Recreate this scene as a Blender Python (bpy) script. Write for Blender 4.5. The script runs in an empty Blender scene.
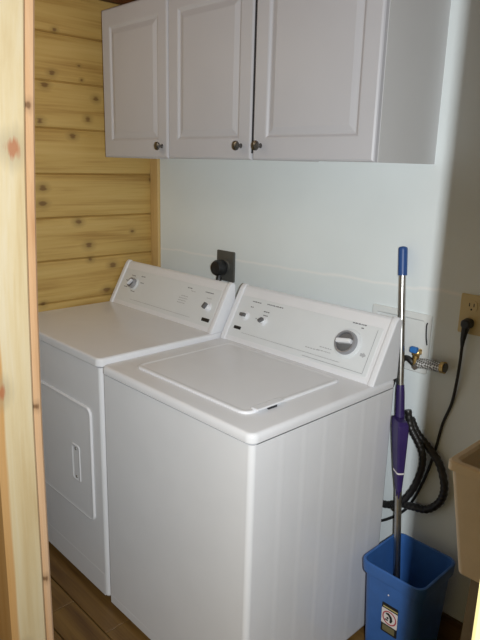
import bpy, bmesh, math, random
from mathutils import Vector, Matrix
random.seed(7)
scene = bpy.context.scene
C = scene.collection

# ------------------------------------------------------------------ camera, world, light, exposure
CAM = Vector((0.9503, -1.7138, 1.5538)); YAW, PITCH, ROLL, FPX = 0.8029, 0.2518, -0.0259, 606.0
fw = Vector((-math.sin(YAW)*math.cos(PITCH), math.cos(YAW)*math.cos(PITCH), -math.sin(PITCH)))
rt = Vector((math.cos(YAW), math.sin(YAW), 0)); dn = fw.cross(rt)
rt, dn = math.cos(ROLL)*rt + math.sin(ROLL)*dn, -math.sin(ROLL)*rt + math.cos(ROLL)*dn
cam = bpy.data.cameras.new('camera'); cam.sensor_fit = 'HORIZONTAL'; cam.sensor_width = 36
cam.lens = FPX/480*36; cam.clip_start = 0.02
co = bpy.data.objects.new('camera', cam); C.objects.link(co); scene.camera = co
co.matrix_world = Matrix(((rt.x, -dn.x, -fw.x, CAM.x), (rt.y, -dn.y, -fw.y, CAM.y), (rt.z, -dn.z, -fw.z, CAM.z), (0, 0, 0, 1)))

w = bpy.data.worlds.new('world'); scene.world = w; w.use_nodes = True
w.node_tree.nodes['Background'].inputs[0].default_value = (1.0, 0.77, 0.32, 1)
w.node_tree.nodes['Background'].inputs[1].default_value = 0.25

# the flash of the photographer's camera, just right of the lens
fl = bpy.data.lights.new('flash', 'AREA'); fl.shape = 'RECTANGLE'; fl.size = 0.010; fl.size_y = 0.010
fl.energy = 27; fl.color = (0.94, 0.98, 1.0)
fo = bpy.data.objects.new('flash', fl); C.objects.link(fo)
fp = CAM + Vector((math.cos(YAW), math.sin(YAW), 0))*0.072 + Vector((0, 0, 0.0))
fo.matrix_world = Matrix(((rt.x, -dn.x, -fw.x, fp.x), (rt.y, -dn.y, -fw.y, fp.y), (rt.z, -dn.z, -fw.z, fp.z), (0, 0, 0, 1)))

vs = scene.view_settings
vs.view_transform = 'Standard'; vs.look = 'None'; vs.gamma = 1; vs.use_curve_mapping = False; vs.exposure = 0.0

# ------------------------------------------------------------------ materials
def srgb(r, g, b):
    f = lambda c: (c/255/12.92 if c/255 <= 0.04045 else ((c/255+0.055)/1.055)**2.4)
    return (f(r), f(g), f(b), 1)

def mat(name, col, rough=0.5, metal=0.0, spec=0.5, noise=0.0, nscale=20, bump=0.0, bscale=60, emit=None):
    m = bpy.data.materials.new(name); m.use_nodes = True
    nt = m.node_tree; b = nt.nodes['Principled BSDF']
    b.inputs['Base Color'].default_value = col; b.inputs['Roughness'].default_value = rough
    b.inputs['Metallic'].default_value = metal; b.inputs['Specular IOR Level'].default_value = spec
    geo = nt.nodes.new('ShaderNodeNewGeometry')
    if noise:
        n = nt.nodes.new('ShaderNodeTexNoise'); n.inputs['Scale'].default_value = nscale; n.inputs['Detail'].default_value = 4
        nt.links.new(geo.outputs['Position'], n.inputs['Vector'])
        r = nt.nodes.new('ShaderNodeValToRGB')
        r.color_ramp.elements[0].position = 0.3; r.color_ramp.elements[1].position = 0.7
        r.color_ramp.elements[0].color = tuple(c*(1-noise) for c in col[:3]) + (1,)
        r.color_ramp.elements[1].color = tuple(min(1, c*(1+noise)) for c in col[:3]) + (1,)
        nt.links.new(n.outputs['Fac'], r.inputs[0]); nt.links.new(r.outputs[0], b.inputs['Base Color'])
    if bump:
        n2 = nt.nodes.new('ShaderNodeTexNoise'); n2.inputs['Scale'].default_value = bscale; n2.inputs['Detail'].default_value = 3
        nt.links.new(geo.outputs['Position'], n2.inputs['Vector'])
        bp = nt.nodes.new('ShaderNodeBump'); bp.inputs['Strength'].default_value = bump; bp.inputs['Distance'].default_value = 0.002
        nt.links.new(n2.outputs['Fac'], bp.inputs['Height']); nt.links.new(bp.outputs[0], b.inputs['Normal'])
    if emit:
        b.inputs['Emission Color'].default_value = emit[0]; b.inputs['Emission Strength'].default_value = emit[1]
    return m

def wood(name, light, mid, dark, along, knots=(), rough=0.45, grain=1.0, knotcol=(0.10, 0.045, 0.015), per_object=True, band=None):
    """Procedural board: grain runs along axis `along`; knots = (a, b, radius) in the board's plane."""
    m = bpy.data.materials.new(name); m.use_nodes = True
    nt = m.node_tree; N = nt.nodes; L = nt.links; b = N['Principled BSDF']
    b.inputs['Roughness'].default_value = rough; b.inputs['Specular IOR Level'].default_value = 0.35
    geo = N.new('ShaderNodeNewGeometry'); pos = geo.outputs['Position']
    def M(op, a, c=None):
        n = N.new('ShaderNodeMath'); n.operation = op
        for i, v in enumerate((a, c)):
            if v is None: continue
            if isinstance(v, (int, float)): n.inputs[i].default_value = v
            else: L.new(v, n.inputs[i])
        return n.outputs[0]
    oi = N.new('ShaderNodeObjectInfo')
    off = N.new('ShaderNodeVectorMath'); off.operation = 'SCALE'
    comb = N.new('ShaderNodeCombineXYZ')
    for i in range(3): L.new(oi.outputs['Random'], comb.inputs[i])
    L.new(comb.outputs[0], off.inputs[0]); off.inputs['Scale'].default_value = 37.0 if per_object else 0.0
    add = N.new('ShaderNodeVectorMath'); add.operation = 'ADD'; L.new(pos, add.inputs[0]); L.new(off.outputs[0], add.inputs[1])
    mp = N.new('ShaderNodeMapping'); s = [22, 22, 22]; s[along] = 1.3; mp.inputs['Scale'].default_value = s
    L.new(add.outputs[0], mp.inputs['Vector'])
    n1 = N.new('ShaderNodeTexNoise'); n1.inputs['Scale'].default_value = 1.0; n1.inputs['Detail'].default_value = 5; n1.inputs['Distortion'].default_value = 0.6
    L.new(mp.outputs[0], n1.inputs['Vector'])
    mp2 = N.new('ShaderNodeMapping'); s2 = [150, 150, 150]; s2[along] = 4; mp2.inputs['Scale'].default_value = s2
    L.new(add.outputs[0], mp2.inputs['Vector'])
    n2 = N.new('ShaderNodeTexNoise'); n2.inputs['Scale'].default_value = 1.0; n2.inputs['Detail'].default_value = 3
    L.new(mp2.outputs[0], n2.inputs['Vector'])
    f = M('ADD', M('MULTIPLY', n1.outputs['Fac'], 0.75), M('MULTIPLY', n2.outputs['Fac'], 0.25*grain))
    rp = N.new('ShaderNodeValToRGB'); e = rp.color_ramp.elements
    e[0].position = 0.33; e[0].color = light + (1,); e[1].position = 0.68; e[1].color = dark + (1,)
    x = e.new(0.5); x.color = mid + (1,)
    L.new(f, rp.inputs[0]); col = rp.outputs[0]
    sep = N.new('ShaderNodeSeparateXYZ'); L.new(pos, sep.inputs[0])
    if band:                                    # orange heartwood towards one side of the board
        fac = band(M, sep, n1.outputs['Fac'])
        mx = N.new('ShaderNodeMixRGB'); L.new(fac, mx.inputs[0]); L.new(col, mx.inputs[1])
        mx.blend_type = 'MULTIPLY'; mx.inputs[2].default_value = (0.86, 0.60, 0.37, 1); col = mx.outputs[0]
    ax = [i for i in range(3)]
    for kn in knots:
        plane, a, c, r = kn
        pa, pc = {'yz': (1, 2), 'xz': (0, 2)}[plane]
        da = M('SUBTRACT', sep.outputs[pa], a); dc = M('SUBTRACT', sep.outputs[pc], c)
        el = (0.75, 1.0) if along == pa else (1.0, 0.75)
        d = M('SQRT', M('ADD', M('POWER', M('MULTIPLY', da, el[0]), 2), M('POWER', M('MULTIPLY', dc, el[1]), 2)))
        d = M('ADD', d, M('MULTIPLY', M('SUBTRACT', n2.outputs['Fac'], 0.5), r*1.8))
        for rad, amt, kc in ((r*2.4, 0.45, tuple(v*0.55 for v in mid)), (r, 0.8, knotcol)):
            mr = N.new('ShaderNodeMapRange'); mr.inputs[1].default_value = rad; mr.inputs[2].default_value = rad*0.45
            mr.inputs[3].default_value = 0; mr.inputs[4].default_value = amt; L.new(d, mr.inputs[0])
            mx = N.new('ShaderNodeMixRGB'); L.new(mr.outputs[0], mx.inputs[0]); L.new(col, mx.inputs[1]); mx.inputs[2].default_value = kc + (1,)
            col = mx.outputs[0]
    L.new(col, b.inputs['Base Color'])
    bp = N.new('ShaderNodeBump'); bp.inputs['Strength'].default_value = 0.15; bp.inputs['Distance'].default_value = 0.001
    L.new(n2.outputs['Fac'], bp.inputs['Height']); L.new(bp.outputs[0], b.inputs['Normal'])
    return m

MT = {}
MT['enamel'] = mat('white_enamel', (0.82, 0.825, 0.85, 1), 0.22, spec=0.5, noise=0.015, nscale=8, bump=0.03, bscale=25)
MT['console'] = mat('white_console_plastic', (0.80, 0.81, 0.84, 1), 0.33, noise=0.01)
MT['plate'] = mat('console_face_print', (0.74, 0.77, 0.79, 1), 0.38, noise=0.01)
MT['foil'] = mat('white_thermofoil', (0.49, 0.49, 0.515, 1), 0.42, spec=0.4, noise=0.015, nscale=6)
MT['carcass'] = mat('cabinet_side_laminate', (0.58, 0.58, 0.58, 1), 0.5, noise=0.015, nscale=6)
MT['chrome'] = mat('chrome', (0.75, 0.75, 0.76, 1), 0.16, metal=1.0, noise=0.02)
MT['nickel'] = mat('brushed_nickel', (0.50, 0.49, 0.47, 1), 0.28, metal=1.0, noise=0.1, nscale=80)
MT['knobmetal'] = mat('dark_knob_metal', (0.20, 0.195, 0.19, 1), 0.3, metal=1.0, noise=0.1)
MT['ringmetal'] = mat('grey_ring_metal', (0.36, 0.36, 0.38, 1), 0.3, metal=0.4, noise=0.05)
MT['ink'] = mat('grey_print', (0.20, 0.20, 0.22, 1), 0.5, noise=0.1)
MT['inkfaint'] = mat('faint_print', (0.45, 0.46, 0.48, 1), 0.5, noise=0.1)
MT['greydark'] = mat('grey_knob_plastic', (0.13, 0.13, 0.135, 1), 0.35, noise=0.1)
MT['black'] = mat('black_rubber', (0.012, 0.012, 0.013, 1), 0.45, noise=0.2)
MT['hose'] = mat('black_hose', (0.018, 0.017, 0.017, 1), 0.4, noise=0.2, bump=0.3, bscale=150)
MT['bronze'] = mat('dark_outlet_plate', (0.085, 0.085, 0.078, 1), 0.32, noise=0.1)
MT['ivory'] = mat('ivory_plastic', (0.62, 0.50, 0.26, 1), 0.4, noise=0.03)
MT['boxwhite'] = mat('white_outlet_box_plastic', (0.74, 0.76, 0.75, 1), 0.4, noise=0.02)
MT['bluebin'] = mat('blue_bin_plastic', (0.038, 0.125, 0.37, 1), 0.38, noise=0.06, nscale=30, bump=0.1)
MT['bluegrip'] = mat('blue_grip_plastic', (0.020, 0.075, 0.26, 1), 0.42, noise=0.05)
MT['bluevalve'] = mat('blue_valve_handle', (0.03, 0.17, 0.50, 1), 0.4, noise=0.05)
MT['redvalve'] = mat('red_valve_handle', (0.30, 0.03, 0.03, 1), 0.4, noise=0.05)
MT['purple'] = mat('purple_plastic', (0.030, 0.016, 0.095, 1), 0.38, noise=0.06)
MT['brass'] = mat('brass', (0.55, 0.38, 0.15, 1), 0.35, metal=1.0, noise=0.1)
MT['tub'] = mat('cream_tub_plastic', (0.74, 0.60, 0.42, 1), 0.5, noise=0.03)
MT['tubleg'] = mat('tub_leg_metal', (0.26, 0.21, 0.15, 1), 0.5, noise=0.04)
MT['paper'] = mat('label_white', (0.75, 0.70, 0.68, 1), 0.5, noise=0.04, nscale=200)
MT['labelred'] = mat('label_red', (0.45, 0.06, 0.08, 1), 0.5, noise=0.1)
MT['labelblack'] = mat('label_black', (0.012, 0.012, 0.012, 1), 0.5, noise=0.1)
MT['olive'] = mat('label_olive', (0.16, 0.14, 0.07, 1), 0.5, noise=0.1)
MT['yellow'] = mat('label_yellow', (0.55, 0.47, 0.18, 1), 0.5, noise=0.05)
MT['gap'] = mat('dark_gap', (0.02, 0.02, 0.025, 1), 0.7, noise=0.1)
MT['fillglass'] = mat('fill_lamp_glass', (0.9, 0.85, 0.7, 1), 0.4, noise=0.01, emit=((1.0, 0.70, 0.36, 1), 1.2))  # glowing glass of the added, unseen fill lamp

# drywall with a faint taped joint
def drywall():
    m = mat('white_drywall', (0.765, 0.82, 0.83, 1), 0.6, spec=0.3, noise=0.03, nscale=3.0, bump=0.12, bscale=90)
    nt = m.node_tree; N = nt.nodes; L = nt.links; b = N['Principled BSDF']
    src = b.inputs['Base Color'].links[0].from_socket
    geo = N.new('ShaderNodeNewGeometry'); sep = N.new('ShaderNodeSeparateXYZ'); L.new(geo.outputs['Position'], sep.inputs[0])
    nz = N.new('ShaderNodeTexNoise'); nz.inputs['Scale'].default_value = 6; nz.inputs['Detail'].default_value = 3
    L.new(geo.outputs['Position'], nz.inputs['Vector'])
    def M(op, a, c):
        n = N.new('ShaderNodeMath'); n.operation = op
        for i, v in enumerate((a, c)):
            if isinstance(v, (int, float)): n.inputs[i].default_value = v
            else: L.new(v, n.inputs[i])
        return n.outputs[0]
    line = M('ADD', M('MULTIPLY', sep.outputs[0], 0.022), 1.188)      # height of the joint along the wall
    d = M('ABSOLUTE', M('ADD', M('SUBTRACT', sep.outputs[2], line), M('MULTIPLY', M('SUBTRACT', nz.outputs['Fac'], 0.5), 0.035)), 0)
    mr = N.new('ShaderNodeMapRange'); mr.inputs[1].default_value = 0.008; mr.inputs[2].default_value = 0.0; mr.inputs[4].default_value = 0.85
    L.new(d, mr.inputs[0])
    mx = N.new('ShaderNodeMixRGB'); L.new(mr.outputs[0], mx.inputs[0]); L.new(src, mx.inputs[1]); mx.inputs[2].default_value = (0.88, 0.89, 0.88, 1)
    L.new(mx.outputs[0], b.inputs['Base Color'])
    return m
MT['drywall'] = drywall()

WK = [(-.462, 2.046, .008), (-.483, 1.885, .011), (-.516, 1.837, .013), (-.351, 1.872, .006), (-.363, 1.926, .006), (-.289, 1.804, .011),
      (-.545, 1.70, .012), (-.33, 1.721, .011), (-.403, 1.649, .012), (-.548, 1.439, .013), (-.552, 1.375, .014), (-.391, 1.294, .013),
      (-.347, 1.192, .014), (-.34, 1.127, .010), (-.228, 1.092, .014), (-.263, .979, .014), (-.572, .955, .010), (-.012, 1.471, .010),
      (-.85, 1.62, .013), (-.95, 1.25, .012), (-.75, 1.95, .012), (-.12, 1.24, .008)]
MT['pinewall'] = wood('pine_wall_boards', (0.60, 0.42, 0.15), (0.54, 0.36, 0.115), (0.36, 0.205, 0.055), 1,
                      [('yz', a, b, r) for a, b, r in WK], rough=0.42, knotcol=(0.17, 0.085, 0.03))
MT['pinetrim'] = wood('pine_trim', (0.66, 0.47, 0.21), (0.60, 0.40, 0.16), (0.46, 0.28, 0.09), 2, rough=0.45)

def heart(M, sep, nz):
    # orange heartwood along the hall-side edge of the post, wandering with the grain, running out near the top
    edge = M('ADD', M('MULTIPLY', M('SUBTRACT', nz, 0.5), 0.03), -1.296)
    s = M('MULTIPLY', M('SUBTRACT', edge, sep.outputs[1]), 220.0)
    n = M('MINIMUM', M('MAXIMUM', s, 0.0), 1.0)
    top = M('MINIMUM', M('MAXIMUM', M('MULTIPLY', M('SUBTRACT', 1.52, sep.outputs[2]), 6.0), 0.0), 1.0)
    return M('MULTIPLY', n, top)
MT['post'] = wood('pale_pine_post', (0.50, 0.43, 0.30), (0.48, 0.39, 0.235), (0.42, 0.315, 0.165), 2,
                  [('yz', -1.264, 1.570, .014), ('yz', -1.306, 1.135, .014), ('yz', -1.29, .55, .012)], rough=0.55,
                  knotcol=(0.30, 0.10, 0.04), band=heart)
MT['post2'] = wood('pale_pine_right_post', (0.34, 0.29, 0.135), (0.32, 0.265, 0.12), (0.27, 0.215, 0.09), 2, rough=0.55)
MT['casing'] = wood('pink_pine_casing', (0.50, 0.33, 0.20), (0.46, 0.28, 0.15), (0.36, 0.19, 0.085), 2,
                    [('yz', -1.238, 1.64, .006), ('yz', -1.238, 1.09, .006), ('yz', -1.238, .70, .006)], rough=0.55)
MT['floorwood'] = wood('brown_floor_boards', (0.22, 0.125, 0.035), (0.16, 0.085, 0.024), (0.08, 0.038, 0.012), 0, rough=0.35)
MT['ceilwood'] = wood('red_brown_ceiling_boards', (0.30, 0.13, 0.05), (0.24, 0.09, 0.035), (0.14, 0.05, 0.02), 0, rough=0.5)
MT['basewood'] = wood('brown_baseboard_wood', (0.20, 0.12, 0.05), (0.15, 0.085, 0.035), (0.09, 0.05, 0.02), 0, rough=0.5)

def braid():
    m = mat('steel_braid', (0.42, 0.42, 0.41, 1), 0.4, metal=0.3)
    nt = m.node_tree; N = nt.nodes; L = nt.links; b = N['Principled BSDF']
    geo = N.new('ShaderNodeNewGeometry'); ck = N.new('ShaderNodeTexChecker'); ck.inputs['Scale'].default_value = 170
    ck.inputs[1].default_value = (0.70, 0.70, 0.68, 1); ck.inputs[2].default_value = (0.12, 0.11, 0.10, 1)
    mp = N.new('ShaderNodeMapping'); mp.inputs['Rotation'].default_value = (0.2, 0.7, 0.3)
    L.new(geo.outputs['Position'], mp.inputs['Vector']); L.new(mp.outputs[0], ck.inputs['Vector']); L.new(ck.outputs[0], b.inputs['Base Color'])
    return m
MT['braid'] = braid()

# ------------------------------------------------------------------ mesh helpers
WP = {}          # world position of each object's origin
def build(name, bm, material, parent=None, smooth=False, origin=None):
    bmesh.ops.remove_doubles(bm, verts=bm.verts, dist=1e-6)
    bmesh.ops.recalc_face_normals(bm, faces=bm.faces)
    xs = [v.co for v in bm.verts]
    if origin is None:
        origin = Vector(((min(v.x for v in xs)+max(v.x for v in xs))/2, (min(v.y for v in xs)+max(v.y for v in xs))/2, min(v.z for v in xs)))
    origin = Vector(origin)
    bmesh.ops.translate(bm, verts=bm.verts, vec=-origin)
    me = bpy.data.meshes.new(name); bm.to_mesh(me); bm.free()
    if smooth:
        for p in me.polygons: p.use_smooth = True
        try: me.set_sharp_from_angle(angle=math.radians(32))
        except Exception: pass
    me.materials.append(MT[material])
    o = bpy.data.objects.new(name, me); C.objects.link(o)
    WP[o.name] = origin
    o.location = origin
    if smooth:
        wn = o.modifiers.new('weighted_normal', 'WEIGHTED_NORMAL'); wn.keep_sharp = True
    if parent is not None:
        o.parent = parent; o.location = origin - WP[parent.name]
    return o
def tag(o, label, cat, group=None):
    o['label'] = label; o['category'] = cat
    if group: o['group'] = group
    return o
def thing(name, label, cat, loc, group=None):
    o = bpy.data.objects.new(name, None); C.objects.link(o); o.location = loc; o.empty_display_size = 0.1
    WP[o.name] = Vector(loc); return tag(o, label, cat, group)
def structure(o, label, cat='room structure'):
    o['kind'] = 'structure'; o['label'] = label; o['category'] = cat; return o
def B(): return bmesh.new()
def box(bm, x0, x1, y0, y1, z0, z1, bevel=0.0, seg=2):
    r = bmesh.ops.create_cube(bm, size=1.0)
    for v in r['verts']:
        v.co = Vector(((x0+x1)/2 + v.co.x*(x1-x0), (y0+y1)/2 + v.co.y*(y1-y0), (z0+z1)/2 + v.co.z*(z1-z0)))
    if bevel:
        es = list({e for v in r['verts'] for e in v.link_edges})
        bmesh.ops.bevel(bm, geom=es, offset=bevel, segments=seg, profile=0.5, affect='EDGES')
    return bm
def rr(x0, x1, y0, y1, r, n=6):
    pts = []
    for cx, cy, a0 in ((x1-r, y1-r, 0), (x0+r, y1-r, 90), (x0+r, y0+r, 180), (x1-r, y0+r, 270)):
        for i in range(n+1):
            a = math.radians(a0 + 90*i/n); pts.append((cx+r*math.cos(a), cy+r*math.sin(a)))
    return pts
def loft(bm, loops, cap0=True, cap1=True):
    L = [[bm.verts.new(p) for p in lp] for lp in loops]
    n = len(L[0])
    for a, b in zip(L, L[1:]):
        for i in range(n): bm.faces.new((a[i], a[(i+1) % n], b[(i+1) % n], b[i]))
    if cap0: bm.faces.new(L[0][::-1])
    if cap1: bm.faces.new(L[-1])
    return bm
def slab(bm, x0, x1, y0, y1, levels, r=0.02, n=6, M=None):
    """Stack of rounded rectangles: levels = (height, inset)."""
    lp = []
    for h, ins in levels:
        pts = [Vector((a, b, h)) for a, b in rr(x0+ins, x1-ins, y0+ins, y1-ins, max(r-ins, 0.0015), n)]
        lp.append([M @ p for p in pts] if M else pts)
    return loft(bm, lp)
def lathe(bm, prof, M, n=24):
    lp = []
    for r, h in prof:
        lp.append([M @ Vector((max(r, 1e-5)*math.cos(2*math.pi*i/n), max(r, 1e-5)*math.sin(2*math.pi*i/n), h)) for i in range(n)])
    return loft(bm, lp)
def extrude_x(bm, prof, x0, x1):
    return loft(bm, [[(x0, y, z) for y, z in prof], [(x1, y, z) for y, z in prof]])
def smooth_path(pts, sub=6):
    P = [Vector(p) for p in pts]; P = [P[0]*2-P[1]] + P + [P[-1]*2-P[-2]]; out = []
    for i in range(1, len(P)-2):
        a, b, c, d = P[i-1:i+3]
        for k in range(sub):
            t = k/sub
            out.append(0.5*((2*b)+(c-a)*t+(2*a-5*b+4*c-d)*t*t+(3*b-a-3*c+d)*t**3))
    return out + [P[-2]]
def tube(bm, path, rad, n=10):
    """rad: number or function of t in 0..1"""
    P = [Vector(p) for p in path]; prev = None; lp = []
    for i, p in enumerate(P):
        t = (P[min(i+1, len(P)-1)]-P[max(i-1, 0)]).normalized()
        if prev is None: prev = t.orthogonal().normalized()
        u = (prev - t*prev.dot(t)).normalized(); prev = u; v = t.cross(u)
        r = rad(i/(len(P)-1)) if callable(rad) else rad
        lp.append([p + (u*math.cos(2*math.pi*k/n) + v*math.sin(2*math.pi*k/n))*r for k in range(n)])
    return loft(bm, lp)
def frame_at(o, xa, ya):
    """Matrix with local X = xa, local Y = ya, local Z = xa x ya at o."""
    xa, ya = Vector(xa).normalized(), Vector(ya).normalized(); za = xa.cross(ya)
    return Matrix(((xa.x, ya.x, za.x, o[0]), (xa.y, ya.y, za.y, o[1]), (xa.z, ya.z, za.z, o[2]), (0, 0, 0, 1)))

# ------------------------------------------------------------------ the room
XL, ZC = -1.435, 2.195          # left wall face, ceiling
YF0, YF1 = -1.314, -1.224       # doorway wall: hall side, laundry side
XR = 1.30
structure(build('wall_back', box(B(), XL-0.12, XR+0.12, 0, 0.1, 0, ZC), 'drywall'), 'white painted drywall behind washer and dryer', 'wall')
wl = structure(build('wall_left', box(B(), XL-0.12, XL-0.028, YF1, 0, 0, ZC), 'pinewall'), 'wall of horizontal knotty pine boards', 'wall')
PW, PB = 0.1804, 1.135
prof = [(0, 0.0), (0.014, 0.0), (0.0215, 0.0045), (0.0265, 0.03), (0.028, PW/2), (0.0265, PW-0.03), (0.0215, PW-0.0045), (0.014, PW), (0, PW)]
def plank_mesh(h):
    bm = B(); k = h/PW
    loft(bm, [[(px, YF1, pz*k) for px, pz in prof], [(px, 0, pz*k) for px, pz in prof]])
    return bm
first = None
for k in range(-6, 6):
    z = PB + PW*k
    if k == 5: build('plank', plank_mesh(ZC-z-0.001), 'pinewall', wl).location = Vector((XL-0.028, 0, z)) - WP['wall_left']; continue
    if first is None:
        first = build('plank', plank_mesh(PW), 'pinewall', wl, origin=(0, 0, 0)); o = first
    else:
        o = first.copy(); C.objects.link(o)
    o.location = Vector((XL-0.028, 0, z)) - WP['wall_left']
# fix the cut top board's origin (it is built about its own base)
for o in wl.children:
    if abs(o.location.z + WP['wall_left'].z - (PB+PW*5)) < 1e-4: o.location = Vector((XL-0.014, YF1/2, PB+PW*5)) - WP['wall_left']

fl_ = structure(build('floor', box(B(), XL-0.12, XR+0.12, -2.9, 0, -0.06, -0.014), 'floorwood'), 'dark brown wooden board floor', 'floor')
FW = 0.118; src = {}
row = 0; y = 0.0
while y > -2.85:
    cuts = [XL] + sorted([XL + 0.55 + random.random()*0.7, XL + 1.75 + random.random()*0.5]) + [XR]
    for a, b in zip(cuts, cuts[1:]):
        bm = B(); box(bm, 0, b-a-0.003, -FW+0.004, 0, -0.014, 0.0, bevel=0.0018, seg=1)
        build('plank', bm, 'floorwood', fl_, origin=(0, 0, 0)).location = Vector((a, y, 0)) - WP['floor']
    y -= FW; row += 1
ce = structure(build('ceiling', box(B(), XL-0.12, XR+0.12, YF0, 0.1, ZC+0.016, ZC+0.07), 'ceilwood'), 'reddish brown wooden board ceiling', 'ceiling')
bm = B(); box(bm, XL, XR, -0.128, 0, 0, 0.016, bevel=0.003, seg=1)
pc = build('plank', bm, 'ceilwood', ce, origin=(0, 0, 0)); pc.location = Vector((0, 0, ZC)) - WP['ceiling']
for k in range(1, 10):
    o = pc.copy(); C.objects.link(o); o.location = Vector((0, -0.131*k, ZC)) - WP['ceiling']
structure(build('wall_right', box(B(), XR, XR+0.1, YF1, 0, 0, ZC), 'drywall'), 'white painted drywall beyond the utility tub', 'wall')

# corner strip, baseboard
structure(build('trim_1', box(B(), XL, XL+0.058, -0.016, 0, 0, ZC, bevel=0.003), 'pinetrim'), 'narrow pine corner strip between board wall and white wall', 'trim')
structure(build('baseboard_back', box(B(), 0.0, XR, -0.016, 0, 0, 0.115, bevel=0.003), 'basewood'), 'dark brown baseboard under the white wall', 'baseboard')

# doorway wall: the left post is a slightly bowed rough pine timber
def bow(z):
    tab = [(0.0, -.112), (0.54, -.114), (0.81, -.111), (1.06, -.107), (1.30, -.094), (1.48, -.080), (1.65, -.062), (1.80, -.042), (2.2, .012)]
    for (z0, x0), (z1, x1) in zip(tab, tab[1:]):
        if z <= z1: t = (z-z0)/(z1-z0); return x0+(x1-x0)*t
    return tab[-1][1]
def bowed(bm, x_back, y0, y1, proud=0.0, r=0.004):
    lp = []
    for i in range(23):
        z = ZC*i/22; x = bow(z)+proud
        pts = [(x_back, y0, z), (x-r, y0, z), (x, y0+r, z), (x, y1-r, z), (x-r, y1, z), (x_back, y1, z)]
        lp.append(pts)
    return loft(bm, lp)
d = structure(build('door_1', bowed(B(), -0.20, YF0, YF1-0.017), 'post', smooth=False), 'pale rough pine door post at the left edge', 'door frame')
build('casing_strip', bowed(B(), -0.20, YF1-0.016, YF1, proud=0.002, r=0.005), 'casing', d)
structure(build('wall_front', box(B(), XL-0.12, -0.2, YF0+0.005, YF1-0.003, 0, ZC), 'drywall'), 'wall left of the doorway, outside the view', 'wall')
d2 = structure(build('door_2', box(B(), 0.797, 0.90, YF0, YF1, 0, ZC, bevel=0.004), 'post2'), 'pale pine door post at the lower right edge', 'door frame')
structure(build('wall_front_right', box(B(), 0.90, XR+0.1, YF0+0.005, YF1-0.003, 0, ZC), 'drywall'), 'wall right of the doorway, outside the view', 'wall')

# ceiling lamp added out of view to give warm fill light
def added_fill_lamp():
    x, y = -0.98, -0.98
    t = thing('added_fill_lamp', 'round ceiling lamp added out of view for warm fill light', 'lamp', (x, y, ZC-0.09))
    M = Matrix.Translation((x, y, ZC))
    build('base', lathe(B(), [(0.0, 0), (0.12, 0), (0.12, -0.02), (0.0, -0.02)], M, 32), 'nickel', t, True)
    build('shade', lathe(B(), [(0.0, -0.02), (0.115, -0.02), (0.108, -0.05), (0.08, -0.075), (0.04, -0.087), (0.0, -0.09)], M, 32), 'fillglass', t, True)
    l = bpy.data.lights.new('fill_bulb', 'POINT'); l.energy = 2.0; l.color = (1.0, 0.84, 0.62); l.shadow_soft_size = 0.11
    o = bpy.data.objects.new('fill_bulb', l); C.objects.link(o); o.parent = t; o.location = (0, 0, -0.12)
added_fill_lamp()

# ------------------------------------------------------------------ wall cabinets
ZB, ZT, YD = 1.5675, 2.126, -0.318
def door(name, x0, x1, parent, knob_x):
    bm = B(); M = frame_at((0, YD+0.019, 0), (1, 0, 0), (0, 0, 1))     # local z points to the camera side (-y)
    def rect(ix, iz, h): return [M @ Vector(p) for p in ((x0+ix, ZB+iz, h), (x1-ix, ZB+iz, h), (x1-ix, ZT-iz, h), (x0+ix, ZT-iz, h))]
    T = 0.019
    seq = [(0, 0, 0), (0, 0, T-.007), (.002, .002, T-.003), (.007, .007, T), (.054, .064, T), (.058, .068, T-.0012), (.063, .073, T-.0052),
           (.066, .076, T-.006), (.069, .079, T-.0054), (.081, .091, T-.0022), (.087, .097, T-.0008), (.091, .101, T-.0008)]
    loft(bm, [rect(*s) for s in seq])
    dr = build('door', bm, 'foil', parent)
    K = frame_at((knob_x, YD, ZB+0.043), (1, 0, 0), (0, 0, 1))
    build('knob', lathe(B(), [(0, -.001), (.008, 0), (.0055, .004), (.005, .012), (.011, .016), (.0155, .021), (.0145, .026), (.009, .029), (0, .030)], K, 20), 'knobmetal', dr, True)
def cabinet(x0, x1, doors, label):
    t = thing('wall_cabinet', label, 'cabinet', ((x0+x1)/2, -0.15, ZB), 'white wall cabinets above the machines')
    bm = B(); c = YD+0.021
    box(bm, x0, x0+0.016, c, 0, ZB, ZT); box(bm, x1-0.016, x1, c, 0, ZB, ZT)
    box(bm, x0+0.016, x1-0.016, c, 0, ZB+0.003, ZB+0.019); box(bm, x0+0.016, x1-0.016, c, 0, ZT-0.016, ZT)
    box(bm, x0+0.016, x1-0.016, -0.008, 0, ZB+0.019, ZT-0.016)
    box(bm, x0+0.016, x1-0.016, c, -0.02, (ZB+ZT)/2-0.008, (ZB+ZT)/2+0.008)
    build('body', bm, 'carcass', t)
    for a, b, k in doors: door('door', a, b, t, k)
    return t
cabinet(-1.331, -0.4665, [(-1.330, -0.9005, -0.934), (-0.8965, -0.4685, -0.513)], 'white double-door wall cabinet over the dryer')
cb2 = cabinet(-0.4645, -0.004, [(-0.4605, -0.005, -0.425)], 'white single-door wall cabinet over the washer')
build('gap_shade_strip', box(B(), -0.4668, -0.4612, YD+0.003, YD+0.020, ZB+0.02, ZT), 'gap', cb2)  # dark strip in the gap between cabinets, standing in for its shade

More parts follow.
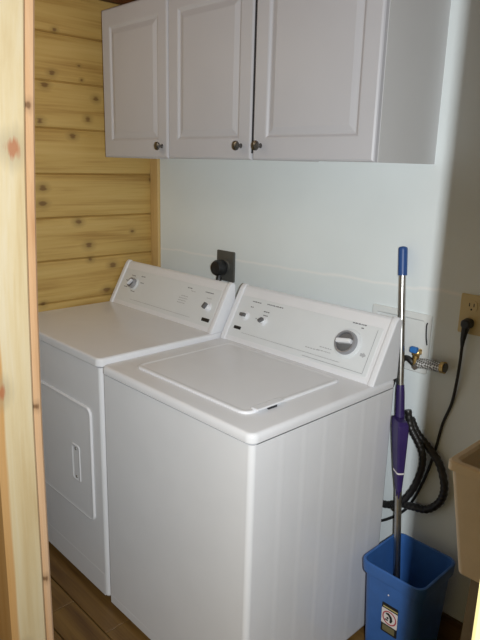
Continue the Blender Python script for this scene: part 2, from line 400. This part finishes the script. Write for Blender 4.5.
# ------------------------------------------------------------------ washer and dryer
U = Vector((0, 0.4814, 0.8765))                         # up the sloping console face
def console(parent, x0, x1, yb, zb, k=1.0):
    P = lambda g: [(yb-g*0.9, zb), (yb-g+0.004, zb+0.010), (yb+0.097*k-g, zb+0.178*k+g*0.3), (yb+0.103*k-g*0.4, zb+0.188*k+g*0.7), (yb+0.110*k, zb+0.193*k+g*0.8),
                   (yb+0.119*k, zb+0.192*k+g*0.6), (yb+0.124*k, zb+0.186*k), (yb+0.124*k, zb)]
    bm = B(); extrude_x(bm, P(0.0), x0+0.024, x1-0.024)
    c = build('console', bm, 'console', parent)
    for a, b, s in ((x0, x0+0.026, 1), (x1-0.026, x1, -1)):
        bm = B()
        ins = [0.006, 0.002, 0.0, 0.0, 0.002, 0.006]; xx = [a, a+0.003, a+0.008, b-0.006, b-0.002, b]
        loft(bm, [[(x, y, z) for y, z in P(0.006-i)] for x, i in zip(xx, ins)])
        build('end_cap', bm, 'console', c, True)
    return c
def on_face(yb, zb, x, s, off=0.0):
    o = Vector((x, yb, zb)) + U*s + Vector((0, -0.8765, 0.4814))*off
    return frame_at(o, (1, 0, 0), U)
def face_plate(c, x0, x1, yb, zb, s0, s1):
    build('face_plate', slab(B(), x0, x1, s0, s1, [(-0.002, 0), (0.0012, 0), (0.0018, 0.001)], 0.006, 4, on_face(yb, zb, 0, 0)), 'plate', c)
def marks(c, yb, zb, rows, name='lettering', m='ink', h=0.004):
    """Printed captions too small to read: short strokes of ink along each row."""
    bm = B(); M = on_face(yb, zb, 0, 0, 0.0018)
    for x, s, wd, *hh in rows:
        hgt = hh[0] if hh else h; u = x
        while u < x+wd-1e-6:
            l = min(random.choice((0.006, 0.009, 0.012)), x+wd-u)
            slab(bm, u, u+l*0.86, s-hgt/2, s+hgt/2, [(0, 0), (0.0003, 0)], 0.0004, 1, M); u += l
    o = build(name, bm, m, c); o['kind'] = 'stuff'; return o
def knob(parent, name, yb, zb, x, s, r, big=False, ang=0.0):
    M = on_face(yb, zb, x, s, 0.0018)
    if big:
        k = build(name, lathe(B(), [(0, 0), (r*1.38, 0), (r*1.36, .003), (r*1.24, .005), (r*1.05, .006), (0, .006)], M, 40), 'plate', parent, True)
        build('ring', lathe(B(), [(r*0.84, .006), (r*1.1, .006), (r*1.08, .018), (r*1.0, .0225), (r*0.88, .0215), (r*0.84, .010)], M, 40), 'ringmetal', k, True)
        build('cap', lathe(B(), [(0, .005), (r*0.845, .005), (r*0.845, .016), (r*0.74, .0175), (0, .018)], M, 32), 'greydark', k, True)
        build('grip', slab(B(), -r*0.78, r*0.78, -r*0.17, r*0.27, [(.012, 0), (.030, 0.0006), (.033, 0.003)], 0.005, 4, M @ Matrix.Rotation(ang, 4, 'Z')), 'console', k, True)
    else:
        k = build(name, lathe(B(), [(0, 0), (r*1.35, 0), (r*1.32, .002), (r, .003), (r*0.96, .012), (r*0.8, .014), (0, .014)], M, 24), 'console', parent, True)
        build('grip', slab(B(), -r*0.85, r*0.85, -r*0.5, r*0.5, [(.012, 0), (.023, 0.0005), (.025, 0.0015)], 0.003, 3, M @ Matrix.Rotation(ang, 4, 'Z')), 'greydark', k, True)
    return k

def body(x0, x1, y0, y1, z0, z1, parent, m='enamel'):
    return build('body', slab(B(), x0, x1, y0, y1, [(z0, 0.0), (z1, 0.0)], 0.016, 6), m, parent, True)

def washer():
    x0, x1, yf, yb = -0.698, 0.0, -0.741, -0.102
    t = thing('washing_machine', 'white top-loading washing machine with its lid closed, beside the blue bin', 'washer', ((x0+x1)/2, (yf+yb)/2, 0))
    bm = B(); slab(bm, x0+.001, x1-.003, yf, yb, [(0.018, 0.004), (0.030, 0.0), (0.8830, 0.0), (0.8830, 0.013), (0.890, 0.013)], 0.016, 6)
    build('body', bm, 'enamel', t, True)
    # right side panel: pressed vertical creases
    bm = B(); pr = [(yf+0.018, 0.0)]
    for cy in (-0.62, -0.53, -0.44, -0.35, -0.26, -0.18):
        pr += [(cy-0.03, 0.0001), (cy-0.012, 0.0004), (cy, 0.0014), (cy+0.006, 0.0002)]
    pr += [(yb-0.016, 0.0)]
    xb = x1-0.006
    loft(bm, [[(xb, pr[-1][0], z)] + [(xb, pr[0][0], z)] + [(x1-0.0032+dx, y, z) for y, dx in pr] for z in (0.03, 0.883)])
    build('side_panel', bm, 'enamel', t, True)
    build('kick_panel', box(B(), x0+0.012, x1-0.018, yf-0.0003, yf+0.02, 0.02, 0.055, bevel=0.002), 'enamel', t)
    for fx in (x0+0.05, x1-0.05):
        for fy in (yf+0.05, yb-0.05):
            build('foot', lathe(B(), [(0, 0), (.02, 0), (.02, .008), (.008, .010), (.008, .022), (0, .022)], Matrix.Translation((fx, fy, 0)), 12), 'black', t)
    top = build('top_panel', slab(B(), x0-.001, x1+.001, yf-.005, yb, [(0.8885, 0.013), (0.8885, 0.0005), (0.8895, 0.0), (0.900, 0.0), (0.9075, 0.0018), (0.912, 0.006), (0.914, 0.012)], 0.026, 8), 'enamel', t, True)
    lid = build('lid', slab(B(), -0.612, -0.098, -0.672, -0.258, [(0.9142, 0.0), (0.918, 0.0), (0.9205, 0.002), (0.9215, 0.005), (0.9210, 0.010), (0.9195, 0.014), (0.9195, 0.02)], 0.03, 8), 'enamel', t, True)
    build('lid_handle', box(B(), -0.112, -0.086, -0.640, -0.530, 0.9205, 0.9265, bevel=0.0028, seg=3), 'console', lid, True)
    build('lid_handle_shade', box(B(), -0.094, -0.0875, -0.595, -0.562, 0.9143, 0.9203), 'gap', lid)  # dark block painting in the shade beneath the raised handle
    cb, cz = -0.225, 0.914
    c = console(t, x0+.002, x1-.002, cb, cz)
    face_plate(c, x0+0.030, x1-0.040, cb, cz, 0.018, 0.180)
    marks(c, cb, cz, [(-0.605, 0.165, 0.045), (-0.532, 0.167, 0.080), (-0.605, 0.143, 0.016), (-0.560, 0.105, 0.006), (-0.535, 0.138, 0.03), (-0.53, 0.124, 0.022),
                      (-0.155, 0.177, 0.055), (-0.118, 0.166, 0.012)])
    marks(c, cb, cz, [(-0.30, 0.058, 0.06, 0.003), (-0.245, 0.072, 0.05, 0.003), (-0.25, 0.060, 0.055, 0.003), (-0.60, 0.04, 0.45, 0.0015)], m='inkfaint')
    bm = B(); M = on_face(cb, cz, 0, 0, 0.0018)                   # printed outline round the right of the panel
    for a in ((-0.058, -0.0565, 0.028, 0.172), (-0.30, -0.0565, 0.026, 0.0275)): slab(bm, *a, [(0, 0), (0.0003, 0)], 0.0003, 1, M)
    build('printed_outline', bm, 'inkfaint', c)
    bm = B(); loft(bm, [[M @ Vector((x, s, h)) for x, s in ((-0.088, 0.078), (-0.078, 0.078), (-0.078, 0.074), (-0.066, 0.083), (-0.078, 0.092), (-0.078, 0.088), (-0.088, 0.088))] for h in (0, 0.0003)])
    build('printed_arrow', bm, 'inkfaint', c)
    bd = build('brand_badge', slab(B(), -0.648, -0.612, 0.048, 0.060, [(0, 0), (0.0012, 0.0004)], 0.002, 3, M), 'labelblack', c)
    knob(t, 'timer_knob', cb, cz, -0.146, 0.106, 0.036, True, 0.15)
    knob(t, 'selector_knob', cb, cz, -0.612, 0.104, 0.0135, False, 0.1)
    knob(t, 'selector_knob', cb, cz, -0.518, 0.102, 0.0125, False, 0.7)
washer()

def dryer():
    x0, x1, yf, yb = -1.424, -0.705, -0.741, -0.08
    t = thing('clothes_dryer', 'white front-loading clothes dryer next to the pine board wall', 'dryer', ((x0+x1)/2, (yf+yb)/2, 0))
    bm = B(); slab(bm, x0+.001, x1-.001, yf, yb, [(0.022, 0.006), (0.030, 0.0), (0.8970, 0.0), (0.8970, 0.013), (0.904, 0.013)], 0.016, 6)
    build('body', bm, 'enamel', t, True)
    build('kick_panel', box(B(), x0+0.014, x1-0.018, yf-0.0004, yf+0.02, 0.024, 0.115, bevel=0.002), 'enamel', t)
    for fx in (x0+0.05, x1-0.05):
        for fy in (yf+0.05, yb-0.05):
            build('foot', lathe(B(), [(0, 0), (.02, 0), (.02, .008), (.008, .010), (.008, .026), (0, .026)], Matrix.Translation((fx, fy, 0)), 12), 'black', t)
    build('top_panel', slab(B(), x0, x1, yf-.007, yb, [(0.9025, 0.013), (0.9025, 0.0005), (0.9035, 0.0), (0.920, 0.0), (0.926, 0.0015), (0.929, 0.005), (0.930, 0.010)], 0.022, 8), 'enamel', t, True)
    F = frame_at((0, yf, 0), (1, 0, 0), (0, 0, 1))
    dr = build('door', slab(B(), -1.338, -0.772, 0.300, 0.735, [(0, 0.0), (0.003, 0.0), (0.006, 0.002), (0.007, 0.005), (0.0055, 0.009), (0.0055, 0.02)], 0.028, 8, F), 'enamel', t, True)
    # grip recess in the door: raised lip around a shallow dished pocket
    bm = B()
    lp = []
    for h, i in ((0.0056, -0.004), (0.0080, -0.002), (0.0086, 0.0), (0.0080, 0.003), (0.0058, 0.007), (0.0058, 0.010)):
        lp.append([F @ Vector((a, b, h)) for a, b in rr(-0.910+i, -0.858-i, 0.425+i, 0.562-i, 0.010, 4)])
    loft(bm, lp); h = build('handle', bm, 'enamel', dr, True)
    for zz in (0.438, 0.549):
        build('screw', lathe(B(), [(0, 0.006), (.006, 0.006), (.005, .0078), (0, .008)], F @ Matrix.Translation((-0.884, zz, 0)), 12), 'nickel', h, True)
    cb, cz = -0.258, 0.930
    c = console(t, x0+.002, x1-.002, cb, cz, 0.93)
    face_plate(c, x0+0.032, x1-0.032, cb, cz, 0.018, 0.170)
    marks(c, cb, cz, [(-1.335, 0.142, 0.03), (-1.365, 0.114, 0.025), (-1.36, 0.085, 0.025), (-1.265, 0.147, 0.03), (-1.255, 0.118, 0.025), (-1.30, 0.072, 0.03),
                      (-0.94, 0.150, 0.03), (-0.83, 0.150, 0.05)])
    marks(c, cb, cz, [(-0.96, 0.112, 0.045, 0.003), (-0.97, 0.102, 0.055, 0.003), (-0.97, 0.092, 0.05, 0.003), (-0.97, 0.082, 0.05, 0.003), (-0.915, 0.140, 0.03, 0.003),
                      (-1.28, 0.035, 0.42, 0.0015), (-0.81, 0.128, 0.03, 0.003)], m='inkfaint')
    M = on_face(cb, cz, 0, 0, 0.0018)
    build('brand_badge', slab(B(), -0.792, -0.748, 0.036, 0.050, [(0, 0), (0.0012, 0.0004)], 0.002, 3, M), 'labelblack', c)
    knob(t, 'timer_knob', cb, cz, -1.297, 0.106, 0.021, True, 0.9)
    knob(t, 'start_knob', cb, cz, -0.785, 0.094, 0.0145, False, 1.2)
dryer()

# ------------------------------------------------------------------ outlets on the back wall
def dryer_outlet():
    t = thing('dryer_outlet', 'dark square wall outlet above the dryer', 'outlet', (-0.917, 0, 1.068))
    F = frame_at((0, 0, 0), (1, 0, 0), (0, 0, 1))
    p_ = build('cover_plate', slab(B(), -0.972, -0.862, 1.072, 1.200, [(0, 0), (0.004, 0), (0.0065, 0.004)], 0.006, 4, F), 'bronze', t, True)
    build('receptacle', lathe(B(), [(0, .006), (.027, .006), (.027, .010), (.024, .012), (0, .012)], F @ Matrix.Translation((-0.914, 1.137, 0)), 28), 'bronze', p_, True)
    g = thing('dryer_plug', 'black angled plug in the dark outlet above the dryer', 'plug', (-0.917, -0.03, 1.07))
    bm = B(); lathe(bm, [(0, .012), (.030, .012), (.034, .018), (.034, .045), (.028, .056), (0, .058)], F @ Matrix.Translation((-0.925, 1.130, 0)), 24)
    build('plug_body', bm, 'black', g, True)
    build('cord_neck', tube(B(), smooth_path([(-0.914, -0.036, 1.125), (-0.916, -0.04, 1.09), (-0.917, -0.045, 1.06), (-0.92, -0.045, 0.98), (-0.95, -0.04, 0.80)], 5), 0.012, 10), 'black', g, True)
dryer_outlet()

def wall_outlet():
    t = thing('wall_outlet', 'ivory duplex wall outlet on the shaded white wall', 'outlet', (0.167, 0, 1.08))
    F = frame_at((0, 0, 0), (1, 0, 0), (0, 0, 1))
    p_ = build('cover_plate', slab(B(), 0.130, 0.204, 1.078, 1.198, [(0, 0), (0.003, 0), (0.0055, 0.004)], 0.005, 4, F), 'ivory', t, True)
    for z in (1.164, 1.112):
        r = build('receptacle', slab(B(), 0.150, 0.184, z-0.017, z+0.017, [(.005, 0), (.0072, 0), (.0078, 0.001)], 0.012, 5, F), 'ivory', t, True)
        if z > 1.15:
            for x in (0.160, 0.174): build('slot', slab(B(), x-0.0015, x+0.0015, z-0.002, z+0.009, [(.0076, 0), (.0080, 0)], 0.0006, 2, F), 'gap', r)
            build('slot', lathe(B(), [(0, .0076), (.003, .0076), (.003, .0080), (0, .0080)], F @ Matrix.Translation((0.167, z-0.010, 0)), 10), 'gap', r)
    g = thing('power_cord', 'black power cord plugged into the ivory outlet', 'cord', (0.167, -0.02, 1.08))
    bm = B(); slab(bm, 0.150, 0.182, 1.098, 1.128, [(.0082, 0.001), (.012, 0), (.034, 0.002), (.038, 0.006)], 0.012, 5, F)
    pb = build('plug', bm, 'black', g, True)
    build('strain_relief', tube(B(), [(0.166, -0.026, 1.108), (0.163, -0.026, 1.085), (0.160, -0.024, 1.062), (0.158, -0.020, 1.040)], lambda q: 0.0125-0.0075*q, 10), 'black', pb, True)
    path = [(0.159, -0.022, 1.05), (0.157, -0.018, 0.99), (0.152, -0.015, 0.915), (0.140, -0.006, 0.845), (0.119, -0.006, 0.771), (0.105, -0.006, 0.679),
            (0.084, -0.006, 0.581), (0.050, -0.006, 0.478), (0.015, -0.006, 0.412), (-0.047, -0.03, 0.356), (-0.12, -0.05, 0.33)]
    build('cable', tube(B(), smooth_path(path), 0.0048, 8), 'black', g, True)
wall_outlet()

# ------------------------------------------------------------------ washer water box with valves and hoses
def water_box():
    x0, x1, z0, z1 = -0.175, 0.044, 0.915, 1.110
    t = thing('washer_outlet_box', 'white recessed water outlet box with valves on the wall behind the mop', 'outlet box', ((x0+x1)/2, 0, z0))
    bm = B(); F = frame_at((0, 0, 0), (1, 0, 0), (0, 0, 1))
    lp = []
    for h, i in ((0, 0), (0.006, 0), (0.009, 0.003), (0.009, 0.020), (0.002, 0.024), (0.0015, 0.030)):
        lp.append([F @ Vector((a, b, h)) for a, b in rr(x0+i, x1-i, z0+i, z1-i, 0.006, 3)])
    loft(bm, lp); fr = build('frame', bm, 'boxwhite', t, True)
    def valve(x, m, nm):
        v = build('valve', lathe(B(), [(0, 0), (.010, 0), (.010, .018), (.013, .020), (.013, .030), (.008, .034), (0, .034)], F @ Matrix.Translation((x, 0.985, 0.0018)), 14), 'brass', t, True)
        build('spout', tube(B(), [(x, -0.024, 0.985), (x, -0.026, 0.965), (x, -0.026, 0.945)], 0.011, 12), 'brass', v, True)
        bm = B(); K = F @ Matrix.Translation((x, 0.998, 0.036))
        slab(bm, -0.013, 0.013, -0.009, 0.012, [(-0.002, 0.002), (0.004, 0), (0.012, 0.001), (0.014, 0.003)], 0.006, 4, K)
        build('handle', bm, m, v, True)
    valve(0.014, 'bluevalve', 'cold'); valve(-0.07, 'redvalve', 'hot')
    build('hanger_wire', tube(B(), smooth_path([(0.040, -0.012, 1.015), (0.037, -0.016, 1.04), (0.033, -0.014, 1.075), (0.033, -0.009, 1.085)], 4), 0.0022, 6), 'gap', t, True)
    s = thing('supply_hose', 'black rubber supply hose on the blue-handled valve', 'hose', (0.0, -0.03, 0.93))
    build('hose', tube(B(), smooth_path([(0.014, -0.026, 0.944), (-0.002, -0.030, 0.958), (-0.018, -0.030, 0.962), (-0.034, -0.032, 0.945), (-0.045, -0.04, 0.90), (-0.07, -0.045, 0.80)], 5), 0.0095, 10), 'hose', s, True)
    b = thing('braided_hose_end', 'short braided metal hose end with dark tip, poking out beside the outlet box', 'hose', (0.08, -0.03, 0.945))
    ax = [(0.028, -0.028, 0.955), (0.05, -0.029, 0.959), (0.08, -0.030, 0.961), (0.108, -0.031, 0.963)]
    build('sleeve', tube(B(), smooth_path(ax, 4), 0.0165, 16), 'braid', b, True)
    build('ferrule', tube(B(), [(0.106, -0.031, 0.963), (0.118, -0.031, 0.964)], 0.0185, 16), 'brass', b, True)
    build('tip', tube(B(), [(0.117, -0.031, 0.964), (0.121, -0.031, 0.9642)], 0.0150, 16), 'bronze', b, True)
    build('nut', tube(B(), [(0.012, -0.028, 0.938), (0.030, -0.028, 0.955)], 0.012, 6), 'nickel', b)
water_box()

def drain_hose():
    t = thing('drain_hose', 'black corrugated drain hose looped against the wall behind the mop', 'hose', (0.06, -0.04, 0.42))
    A = smooth_path([(-0.10, -0.026, 0.415), (-0.04, -0.026, 0.420), (0.005, -0.026, 0.446), (0.054, -0.026, 0.456), (0.108, -0.026, 0.470), (0.149, -0.026, 0.516), (0.159, -0.026, 0.574),
                     (0.134, -0.026, 0.644), (0.091, -0.026, 0.685), (0.045, -0.026, 0.722), (0.018, -0.026, 0.765)], 14)
    n = len(A)
    build('outer_loop', tube(B(), A, lambda q: 0.0125 + 0.0010*math.sin(q*n*1.6), 12), 'hose', t, True)
    Bp = smooth_path([(0.002, -0.052, 0.435), (0.03, -0.052, 0.470), (0.068, -0.052, 0.540), (0.088, -0.052, 0.617), (0.086, -0.052, 0.669), (0.064, -0.052, 0.708), (0.036, -0.052, 0.745), (0.02, -0.052, 0.80)], 12)
    build('inner_loop', tube(B(), Bp, lambda q: 0.0112 + 0.0008*math.sin(q*len(Bp)*1.6), 12), 'hose', t, True)
drain_hose()

# ------------------------------------------------------------------ mop in the bin
def mop():
    bot, top = Vector((0.1215, -0.166, 0.06)), Vector((-0.0712, -0.0215, 1.316))
    dv = (top-bot).normalized()
    at = lambda z: bot + (top-bot)*((z-bot.z)/(top.z-bot.z))
    t = thing('mop', 'mop with metal pole, blue grip and purple sleeve standing in the blue bin', 'mop', tuple(bot))
    build('pole', tube(B(), [bot, at(0.5), at(0.9), at(1.24)], 0.0112, 14), 'nickel', t, True)
    g = smooth_path([at(1.226), at(1.233), at(1.285), at(1.308), at(1.316)], 4); n = len(g)
    def gr(q): return 0.0145 if q < 0.72 else 0.0145*math.sqrt(max(0.03, 1-((q-0.72)/0.28)**2))
    build('grip', tube(B(), g, gr, 16), 'bluegrip', t, True)
    sl = build('sleeve', tube(B(), [at(0.56), at(0.60), at(0.76), at(0.86), at(0.884)], lambda q: 0.0125 + 0.0030*math.sin(math.pi*min(q*1.1, 1)), 14), 'purple', t, True)
    # clamp body: flattened taper hanging to the right of the pole, ending in two prongs
    rtv = Vector((0.80, -0.60, 0)).normalized()
    bm = B(); lp = []
    for z, w0, w1, th in ((0.560, 0.004, 0.030, .008), (0.62, -0.006, 0.038, .012), (0.70, -0.010, 0.046, .016), (0.755, -0.012, 0.053, .018), (0.775, -0.012, 0.054, .018), (0.785, -0.012, 0.046, .015)):
        c = at(z) + Vector((0.0, -0.012, 0)); nrm = rtv.cross(dv).normalized()
        M = Matrix.Translation(c) @ Matrix(((rtv.x, nrm.x, 0, 0), (rtv.y, nrm.y, 0, 0), (rtv.z, nrm.z, 1, 0), (0, 0, 0, 1)))
        lp.append([M @ Vector((a, b, 0)) for a, b in rr(w0, w1, -th, th, min(.007, th*.8), 4)])
    loft(bm, lp); cl = build('clamp', bm, 'purple', t, True)
    c = at(0.618) + Vector((0, -0.012, 0))
    bm = B(); M = Matrix.Translation(c) @ Matrix(((rtv.x, nrm.x, 0, 0), (rtv.y, nrm.y, 0, 0), (rtv.z, nrm.z, 1, 0), (0, 0, 0, 1)))
    loft(bm, [[M @ Vector((a, b, h)) for a, b in rr(-0.004, 0.0385, -0.0128, 0.0128, .007, 4)] for h in (0, 0.005)])
    build('white_band', bm, 'paper', cl, True)
    for a in (0.007, 0.024):
        bm = B(); q = at(0.562) + Vector((0, -0.012, 0)) + rtv*a
        lathe(bm, [(0, 0.0), (0.0015, 0.0), (0.0055, 0.03), (0.006, 0.045), (0, 0.045)], Matrix.Translation(q - Vector((0, 0, 0.030))), 10)
        build('prong', bm, 'purple', cl, True)
    # mop head, down inside the bin
    bm = B(); lathe(bm, [(0, 0), (0.045, 0.0), (0.050, 0.02), (0.030, 0.06), (0.016, 0.09), (0, 0.09)], Matrix.Translation((0.124, -0.170, 0.0125)) @ Matrix.Rotation(0.0, 4, 'X'), 18)
    build('mop_head', bm, 'purple', t, True)
mop()

# ------------------------------------------------------------------ blue bin
def bin_():
    x0, x1, y0, y1 = 0.042, 0.256, -0.292, -0.074; H = 0.380
    t = thing('waste_bin', 'blue square plastic bin beside the washer with a mop in it', 'bin', ((x0+x1)/2, (y0+y1)/2, 0))
    lv = [(0.0, .030), (0.004, .024), (0.340, .009), (0.341, .001), (0.346, 0.0), (0.374, -.002), (0.379, -.0005), (0.380, .003), (0.378, .007), (0.33, .013), (0.10, .024), (0.012, .030), (0.010, .036)]
    bm = B(); lp = []
    for h, i in lv: lp.append([(a, b, h) for a, b in rr(x0+i, x1-i, y0+i, y1-i, max(.032-i*.4, .016), 8)])
    loft(bm, lp)
    build('body', bm, 'bluebin', t, True)
    # label on the front face (slightly leaning with the taper)
    zt, zb_ = 0.268, 0.162
    off = lambda h: y0 + 0.024 - (h-0.004)/(0.336)*0.015
    up = Vector((0, off(zt)-off(zb_), zt-zb_)).normalized()
    o = Vector((0.127, off(zb_)-0.0006, zb_)); M = frame_at(o, (1, 0, 0), up)
    W, Hh = 0.056, 0.106
    lab = build('warning_label', slab(B(), 0, W, 0, Hh, [(0, 0), (0.0008, 0)], 0.003, 2, M), 'labelblack', t)
    lab['label'] = 'white warning label with red ring and black figure'
    sl = lambda nm, a, m, h0=0.0008, h1=0.0012: build(nm, slab(B(), *a, [(h0, 0), (h1, 0)], 0.001, 1, M), m, lab)
    sl('yellow_stripe', (0.004, W-0.0005, 0.092, 0.0955), 'yellow')
    sl('picture_panel', (0.0005, W-0.0005, 0.032, 0.087), 'paper')
    sl('lower_panel', (0.006, W-0.008, 0.006, 0.027), 'olive')
    N = M @ Matrix.Translation((W/2, 0.0595, 0.0012))
    bm = B(); rings = []
    for r, h in ((0.0205, 0), (0.0205, .0004), (0.0245, .0004), (0.0245, 0)):
        rings.append([bm.verts.new(N @ Vector((r*math.cos(2*math.pi*i/32), r*math.sin(2*math.pi*i/32), h))) for i in range(32)])
    for a, b in zip(rings, rings[1:]):
        for i in range(32): bm.faces.new((a[i], a[(i+1) % 32], b[(i+1) % 32], b[i]))
    build('red_ring', bm, 'labelred', lab)
    # black figure: bent body with a head, tumbling forward
    bm = B(); pts = [(-0.013, 0.012), (-0.004, 0.013), (0.004, 0.006), (0.007, -0.004), (0.004, -0.014)]; wd = [.0025, .0045, .005, .0045, .003]
    up_, dn_ = [], []
    for i, (a, b) in enumerate(pts):
        q = Vector(pts[min(i+1, 4)])-Vector(pts[max(i-1, 0)]); q.normalize(); pn = Vector((-q.y, q.x))*wd[i]
        up_.append((a+pn.x, b+pn.y)); dn_.append((a-pn.x, b-pn.y))
    lp_ = up_ + dn_[::-1]
    loft(bm, [[N @ Vector((a, b, h)) for a, b in lp_] for h in (0, .0004)])
    lathe(bm, [(0, 0), (.004, 0), (.004, .0004), (0, .0004)], N @ Matrix.Translation((-0.006, -0.002, 0)), 12)
    slab(bm, -0.016, -0.004, -0.013, -0.008, [(0, 0), (.0004, 0)], .002, 3, N)
    build('figure', bm, 'labelblack', lab)
    build('rivet', lathe(B(), [(0, 0), (.0028, 0), (.002, .0015), (0, .002)], frame_at((0.146, off(0.300)-0.0005, 0.300), (1, 0, 0), up), 10), 'paper', t, True)
bin_()

# ------------------------------------------------------------------ utility tub
def tub():
    x0, x1, y0, y1, H = 0.328, 0.93, -0.393, -0.02, 0.862
    t = thing('utility_tub', 'cream plastic utility tub in shadow at the right edge', 'sink', ((x0+x1)/2, (y0+y1)/2, 0))
    lv = [(0.538, .052), (0.545, .042), (0.835, .008), (0.838, .0), (0.858, 0.0), (0.862, .004), (0.862, .016), (0.856, .022), (0.60, .056), (0.575, .07), (0.560, .11)]
    bm = B()
    loft(bm, [[(a, b, h) for a, b in rr(x0+i, x1-i, y0+i, y1-i, .018, 5)] for h, i in lv])
    b = build('basin', bm, 'tub', t, True)
    build('drain', lathe(B(), [(0, 0), (.03, 0), (.03, .003), (.02, .004), (0, .002)], Matrix.Translation(((x0+x1)/2, (y0+y1)/2, .5602)), 20), 'chrome', b, True)
    build('drain_pipe', tube(B(), [((x0+x1)/2, (y0+y1)/2, 0.537), ((x0+x1)/2, (y0+y1)/2, 0.36), ((x0+x1)/2, (y0+y1)/2+0.06, 0.30), ((x0+x1)/2, y1, 0.30)], 0.02, 12), 'boxwhite', t, True)
    for lx, sx in ((x0+0.065, 1), (x1-0.065, -1)):
        for ly, sy in ((y0+0.06, 1), (y1-0.06, -1)):
            bm = B()
            lp = []
            for z, o in ((0.0, -0.004), (0.56, 0.008)):
                a, c = lx+sx*o, ly+sy*o; th, wd = 0.004, 0.034
                lp.append([(a, c, z), (a+sx*wd, c, z), (a+sx*wd, c+sy*th, z), (a+sx*th, c+sy*th, z), (a+sx*th, c+sy*wd, z), (a, c+sy*wd, z)])
            loft(bm, lp); build('leg', bm, 'tubleg', t)
tub()
